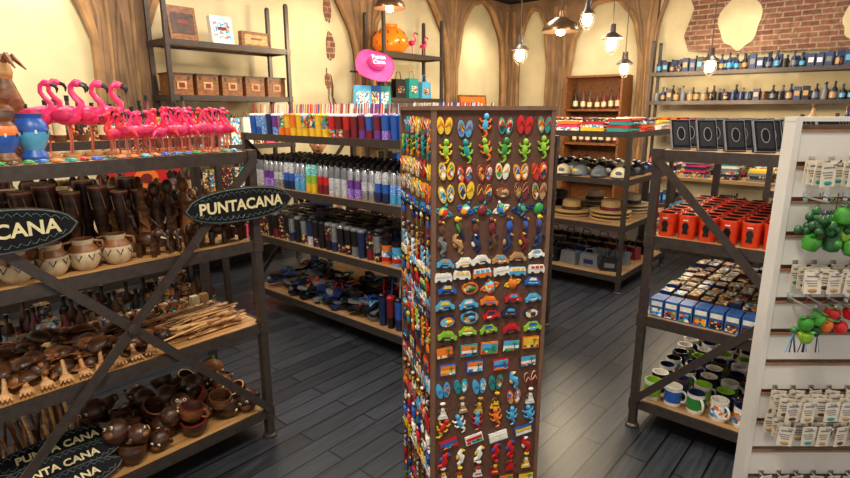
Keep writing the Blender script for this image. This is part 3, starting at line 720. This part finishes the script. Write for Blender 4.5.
# ---------- rack contents
b=B()
for i in range(5):
    x=2.44+.25*i; w=.21; h=.18
    b.box((x,5.05,1.73+h/2),(w,.2,h),mwood); b.box((x,5.05,1.73+h+.008),(w+.014,.214,.016),dwood)
    b.box((x,4.947,1.73+h/2),(.09,.006,.07),lwood); b.box((x,4.943,1.73+h/2),(.05,.006,.04),P['maroon'])
    for s in (-1,1): b.box((x+s*.07,4.948,1.73+h*.85),(.018,.006,.035),metal)
b.obj('wooden_cigar_boxes')
b=B()
for x,w,h,c,rx in ((2.55,.26,.3,'brown',-.15),(2.93,.22,.26,'white',-.15),(3.28,.32,.15,'tan',0)):
    b.box((0,0,h/2),(w,.06,h),P[c] if c=='white' else mwood,TR(x,5.05,2.206,0,rx)); b.box((0,-.032,h/2),(w*.8,.004,h*.6),dwood if c=='brown' else (prints[2] if c=='white' else lwood),TR(x,5.05,2.206,0,rx)); b.box((0,-.034,h*.55),(w*.4,.004,h*.12),P['maroon'],TR(x,5.05,2.206,0,rx))
b.obj('souvenir_gift_boxes')
b=B()
for z in (.3,.8,1.27):
    for (x,y) in boardpts(2.36,3.52,4.93,5.2,.12,.13,.004):
        h=R.uniform(.15,.3); b.box((x,y,z+h/2),(.1,.1,h),R.choice([rc(['sky','pink','orange','white','teal','navy','maroon']),R.choice(prints)]),None,.96); b.tube([(x-.025,y,z+h),(x,y,z+h+.05),(x+.025,y,z+h)],.004,P['brown'],None,4)
b.obj('colourful_gift_bags')
b=B()
for z in (.3,.8,1.27,1.75):
    for (x,y) in boardpts(5.0,6.05,4.93,5.2,.24,.27,.004):
        h=R.uniform(.2,.32); c=rc(['sky','black','teal','blue','black','maroon','grey']); b.box((x,y,z+h/2),(.2,.1,h),c,None,.85)
        b.box((x,y-.05,z+h*.45),(.12,.006,h*.35),R.choice(prints),None); b.tube([(x-.05,y,z+h),(x-.03,y,z+h+.09),(x+.03,y,z+h+.09),(x+.05,y,z+h)],.006,c,None,5)
b.obj('souvenir_tote_bags')
amber=mat('amber_glass_glow','d9701c',.12,0,.3,8,emit=.35)  # faint emission puts a lit look into the vase glass; no lamp inside
b=B(); b.lathe([(.12,0),(.2,.02),(.26,.1),(.25,.2),(.17,.3),(.1,.34),(.1,.38),(.002,.39)],amber,TR(5.25,5.06,2.305,s=.9),20)
for k in range(10): b.tube([(5.25+.238*math.cos(k*.628),5.06+.238*math.sin(k*.628),2.4),(5.25+.18*math.cos(k*.628),5.06+.18*math.sin(k*.628),2.555)],.008,P['brown'],None,4)
b.obj('amber_glass_vase')
for x,h,m in ((5.65,.3,flam),(5.88,.26,flam)):
    b=B(); flamingo(b,x,5.05,2.302,h,m,-1.4); b.obj('flamingo_figurine')
hp=mat('hat_pink','e83a86',.7,0,.18,70)
T=TR(4.6,4.68,2.1,-.6)@Matrix.Rotation(math.radians(62),4,'X')@TR(ry=.18,s=.86)
b=B()
n=36; rings=[(.255,.0,.03),(.25,-.012,.03),(.19,.0,.02),(.125,.012,.0),(.115,.03,0),(.108,.06,0),(.1,.12,0),(.07,.148,0),(.002,.15,0)]
vs=[];fs=[]
for (r,z,w) in rings:
    for i in range(n):
        a=2*pi*i/n; vs.append((r*1.05*math.cos(a),r*.95*math.sin(a),z+w*math.sin(3*a+.5)))
ms=[]
for k in range(len(rings)-1):
    for i in range(n): fs.append((k*n+i,k*n+(i+1)%n,(k+1)*n+(i+1)%n,(k+1)*n+i)); ms.append(P['purple'] if k==4 else hp)
fs.append(tuple(range((len(rings)-1)*n,len(rings)*n))); ms.append(hp)
b.raw(vs,fs,ms,T)
b.tube([(.0,.2,.02),(0,.3,-.05),(.1,.42,-.2)],.004,metal,T,5)
o=b.obj('pink_sun_hat'); text('Punta',.085,P['white'],T@TR(0,.03,.152,.1),parent=o); text('Cana',.085,P['white'],T@TR(0,-.045,.152,.1),parent=o)
b=B()
for i,(dx,c) in enumerate(((0,'sky'),(.14,'blue'),(.28,'teal'))):
    T=TR(4.5+dx,4.8-.02*i,1.62,-.6)
    b.box((0,0,.13),(.22,.04,.26),P[c],T,.9); b.box((0,-.022,.12),(.15,.006,.14),R.choice(prints),T); b.tube([(-.06,0,.25),(-.05,0,.4),(.05,0,.4),(.06,0,.25)],.007,P['red'],T,5)
b.tube([(4.38,4.86,2.03),(4.97,4.86,2.03)],.012,metal)
b.obj('hanging_beach_bags')
b=B(); b.box((7.35,5.06,.72),(1.7,.36,1.44),mwood); b.box((7.35,5.03,1.46),(1.78,.42,.04),lwood)
for i in range(4): b.box((6.72+.42*i,4.875,.75),(.38,.02,1.25),lwood); b.ell((6.86+.42*i,4.86,.8),.015,metal)
b.obj('display_cabinet')
b=B(); T=TR(6.95,4.96,1.485,-.2,-.15)
b.box((0,0,.17),(.56,.03,.34),mwood,T); b.box((0,-.017,.22),(.5,.006,.18),P['orange'],T); b.box((0,-.017,.09),(.5,.006,.11),P['blue'],T)
b.prism([(-.12,.1),(.1,.1),(.06,.14),(.0,.15),(-.01,.27),(-.08,.15)],.02,.024,P['sky'],T@UP); b.obj('boat_painting')
b=B()
for x in (7.6,7.82,8.04):
    for k in range(11): b.lathe([(.05,0),(.09,.012),(.088,.016),(.05,.005),(.002,.005)],rc(['teal','grey','black','tan','sky']),TR(x,5.0,1.482+.016*k),16)
b.obj('stacked_plates')
b=B(); 
b.box((8.36,3.55,1.05),(.04,.86,2.1),mwood)
for y in (3.12,3.98): b.box((8.18,y,1.05),(.38,.03,2.1),mwood)
for z in (.1,.6,1.1,1.6,2.09): b.box((8.18,3.55,z),(.38,.86,.03),mwood)
b.obj('wooden_bookcase')
b=B()
for z in (.615,1.115,1.615):
    for (x,y) in boardpts(8.03,8.3,3.16,3.94,.14,.1): liquor(b,x,y,z,.038,R.uniform(.24,.32),rc(['brown','maroon','brown','black']),P['cream'],P['black'])
b.obj('rum_bottles')
b=B()
nvb=mat('box_dark_blue','22335c',.5,0,.3,50)
for z,cs in ((2.1,['navy','black','navy','black']),(1.72,['navy','black','grey','brown']),(.8,['red','maroon','teal']),(.3,['brown','navy'])):
    for (x,y) in boardpts(8.03,8.31,.26,2.7,.13,.085,.004):
        q=R.random(); dk=rc(cs); bx=.6 if z>2 else .2
        if q<bx: h=R.uniform(.14,.19); b.box((x,y,z+h/2),(.08,.07,h),R.choice([nvb,nvb,P['black']])); b.box((x-.041,y,z+h*.5),(.002,.05,h*.35),R.choice([P['sky'],P['tan'],P['grey'],P['white']]))
        elif q<.7: mug(b,x,y,z,.038,.11,dk,P['black'],R.uniform(0,6),R.choice([P['tan'],prints[1],dk,P['grey']]))
        else: liquor(b,x,y,z,.032,R.uniform(.16,.22),dk,R.choice([P['tan'],P['grey'],P['sky']]),P['black'])
b.obj('mugs_and_gift_boxes')
b=B()
for (x,y) in boardpts(8.03,8.31,.26,2.7,.14,.12,.005):
    b.lathe([(.04,0),(.05,.03),(.06,.1),(.035,.16),(.05,.2),(.04,.2),(.03,.16),(.002,.05)],rc(['orange','orange','red','brown','orange']) if y>1.5 else rc(['blue','navy','white','brown']),TR(x,y,1.3),12)
b.obj('painted_glass_vases')
unit('display_shelf',4.7,5.9,-.6,.7,wood=shelfwoodY)
b=B()
for z in HS:
    for (x,y) in boardpts(4.74,5.85,-.55,.65,.22,.2,.01):
        if z==Z4:
            if R.random()<.6: liquor(b,x,y,z,.035,R.uniform(.14,.24),rc(['brown','navy','tan']),rc(),P['brown'])
        else: folded(b,x,y,z,.18,.16,R.choice([3,5,6]),['white','maroon','teal','pink','grey','sky'])
b.obj('folded_souvenir_shirts')

# ---------- person
def person(x,y,hgt,rz,shirt):
    root=bpy.data.objects.new('standing_child',None); bpy.context.scene.collection.objects.link(root); root.location=(x,y,0); root.rotation_euler=(0,0,rz)
    s=hgt/1.7
    skin=mat('skin','d0946e',.5,0,.05,20); hair=mat('hair_dark','1c120e',.6,0,.2,90); pants=mat('trousers_denim','2c3550',.8)
    def mk(name,pts,edges,rad,m):
        me=bpy.data.meshes.new(name); me.from_pydata([tuple(c*s for c in p) for p in pts],edges,[]); me.materials.append(m)
        o=bpy.data.objects.new(name,me); bpy.context.scene.collection.objects.link(o); o.parent=root
        md=o.modifiers.new('skin','SKIN')
        if not me.skin_vertices:
            bpy.context.view_layer.objects.active=o; o.select_set(True)
            try: bpy.ops.mesh.customdata_skin_add()
            except Exception: pass
        if me.skin_vertices:
            for i,r in enumerate(rad): me.skin_vertices[0].data[i].radius=(r*s,r*s)
            me.skin_vertices[0].data[0].use_root=True
            md.use_smooth_shade=True
            ss=o.modifiers.new('sub','SUBSURF'); ss.levels=2; ss.render_levels=2
    mk('trousers',[(0,0,.95),(0,0,.88),(0,.09,.8),(.02,.1,.5),(0,.1,.09),(0,-.09,.8),(.02,-.1,.5),(0,-.1,.09)],[(0,1),(1,2),(2,3),(3,4),(1,5),(5,6),(6,7)],[.125,.12,.09,.065,.05,.09,.065,.05],pants)
    mk('shirt',[(0,0,.93),(0,0,1.15),(0,0,1.33),(0,.15,1.38),(0,.21,1.2),(0,-.15,1.38),(0,-.21,1.2),(0,0,1.43)],[(0,1),(1,2),(2,3),(3,4),(2,5),(5,6),(2,7)],[.14,.14,.13,.07,.06,.07,.06,.065],shirt)
    mk('arm_1',[(0,.21,1.24),(.02,.235,1.1),(.1,.23,.86)],[(0,1),(1,2)],[.045,.04,.028],skin)
    mk('arm_2',[(0,-.21,1.24),(.02,-.235,1.1),(.1,-.23,.86)],[(0,1),(1,2)],[.045,.04,.028],skin)
    b=B()
    for sy in (-1,1):
        b.ell((.11*s,sy*.23*s,.83*s),(.022*s,.038*s,.045*s),skin)
        for k in range(4): b.tube([(.11*s,(sy*.23-.027+.018*k)*s,.8*s),(.12*s,(sy*.23-.028+.019*k)*s,.76*s),(.115*s,(sy*.23-.028+.019*k)*s,.73*s)],[.009*s,.008*s,.006*s],skin)
        b.tube([(.11*s,(sy*.23-sy*.035)*s,.84*s),(.125*s,(sy*.23-sy*.055)*s,.8*s),(.125*s,(sy*.23-sy*.055)*s,.77*s)],[.01*s,.009*s,.007*s],skin)
    o=b.obj('hands'); o.parent=root
    b=B()
    for sy in (-1,1): b.ell((.05*s,sy*.1*s,.04*s),(.13*s,.05*s,.04*s),P['white'])
    o=b.obj('shoes'); o.parent=root
    b=B()
    b.tube([(0,0,1.42*s),(0.01,0,1.52*s)],.05*s,skin,None,12)
    c=1.6*s
    b.ell((0,0,c),(.098*s*1.1,.08*s*1.1,.12*s*1.05),skin,None,18,14)
    b.ell((.105*s,0,c-.015*s),(.02*s,.014*s,.026*s),skin)
    for sy in (-1,1):
        b.ell((.094*s,sy*.034*s,c+.012*s),(.012*s,.017*s,.01*s),P['white']); b.ell((.105*s,sy*.034*s,c+.012*s),(.004*s,.008*s,.008*s),P['black'])
        b.ell((0,sy*.09*s,c-.005*s),(.02*s,.012*s,.03*s),skin); b.tube([(.1*s,sy*.018*s,c+.034*s),(.096*s,sy*.05*s,c+.034*s)],.004*s,hair)
    b.tube([(.096*s,-.025*s,c-.06*s),(.1*s,0,c-.062*s),(.096*s,.025*s,c-.06*s)],.006*s,mat('lips','a04a44',.5))
    b.ell((-.03*s,0,c+.035*s),(.105*s,.098*s,.115*s),hair,None,18,10,lo=-.35); b.ell((-.05*s,0,c-.02*s),(.075*s,.09*s,.1*s),hair,None,14,10)
    o=b.obj('head'); o.parent=root
person(3.42,4.3,1.36,math.radians(232),P['navy'])

# ---------- pendants
bulb=mat('bulb_glow','ffdfa6',.3,0,0,emit=45)
def pendant(x,y,z,kind,r=.13,name='pendant_lamp'):
    b=B()
    b.tube([(x,y,ZC-.01),(x,y,z+.14)],.005,metal,None,6); b.lathe([(.05,-.02),(.05,0)],metal,TR(x,y,ZC-.002),12)
    if kind=='dome':
        dm=mat('pendant_copper','7a5c42',.3,.7,.15)
        b.lathe([(r,0),(r*.98,.02),(r*.8,.07),(r*.4,.11),(.035,.125),(.03,.18),(.002,.18)],dm,TR(x,y,z),20)
        b.ell((x,y,z-.005),(.04,.04,.03),bulb)
    else:
        b.lathe([(r*.75,0),(r*.7,.015),(.035,.06),(.03,.14),(.002,.14)],metal,TR(x,y,z),16)
        b.ell((x,y,z-.05),(.05,.05,.065),bulb,None,12,8)
        for k in range(6):
            a=k*pi/3; b.tube([(x+.06*math.cos(a),y+.06*math.sin(a),z),(x+.075*math.cos(a),y+.075*math.sin(a),z-.07),(x+.02*math.cos(a),y+.02*math.sin(a),z-.15)],.003,metal,None,4)
    b.obj(name)
    l=bpy.data.lights.new('bulb_light','POINT'); l.energy=34; l.color=(1,.8,.52); l.shadow_soft_size=.06
    o=bpy.data.objects.new('bulb_light',l); o.location=(x,y,z-.22); bpy.context.scene.collection.objects.link(o)
pendant(5.29,3.19,2.22,'cage'); pendant(4.84,2.5,2.3,'dome',.17); pendant(5.64,2.34,2.3,'cage',.15); pendant(6.7,2.6,2.13,'cage'); pendant(6.8,1.69,2.12,'cage'); pendant(5.6,2.6,2.55,'cage',.1)
pendant(4.25,4.1,2.6,'dome',.16)

# ---------- lights
def ceil_light(x,y,e,w=.9,h=.3):
    b=B(); b.box((x,y,ZC-.012),(w+.04,h+.04,.02),mat('fixture_white','e8e4dc',.5)); b.box((x,y,ZC-.025),(w,h,.006),mat('diffuser_glow','fff0d8',.5,0,0,emit=3)); b.obj('ceiling_light_fixture')
    l=bpy.data.lights.new('ceiling_light','AREA'); l.shape='RECTANGLE'; l.size=w; l.size_y=h; l.energy=e; l.color=(1,.91,.78)
    o=bpy.data.objects.new('ceiling_light',l); o.location=(x,y,ZC-.04); bpy.context.scene.collection.objects.link(o)
for x,y,e in ((.2,.5,72),(1.3,2.9,42),(2.0,.2,50),(3.2,2.8,46),(4.2,.6,48),(5.2,3.3,34),(6.8,1.4,40),(6.8,3.7,28),(2.6,4.1,30),(.6,4.0,24)): ceil_light(x,y,e)
for x,y,tx,ty,e in ((1.5,4.7,1.5,5.4,130),(4.0,4.5,4.1,5.4,45),(7.4,4.4,7.6,5.4,90),(7.6,1.9,8.5,1.8,45),(7.6,3.6,8.5,3.6,40)):
    l=bpy.data.lights.new('wall_spot','SPOT'); l.energy=e; l.color=(1,.84,.6); l.spot_size=1.1; l.spot_blend=1; l.shadow_soft_size=.06
    o=bpy.data.objects.new('wall_spot',l); o.location=(x,y,3.2); o.rotation_euler=(Vector((tx,ty,2.2))-Vector((x,y,3.2))).to_track_quat('-Z','Y').to_euler(); bpy.context.scene.collection.objects.link(o)
w=bpy.data.worlds.new('world'); bpy.context.scene.world=w; w.use_nodes=True
w.node_tree.nodes['Background'].inputs[0].default_value=(1,.93,.85,1); w.node_tree.nodes['Background'].inputs[1].default_value=.8
bpy.context.scene.view_settings.view_transform='Standard'
bpy.context.scene.view_settings.exposure=0
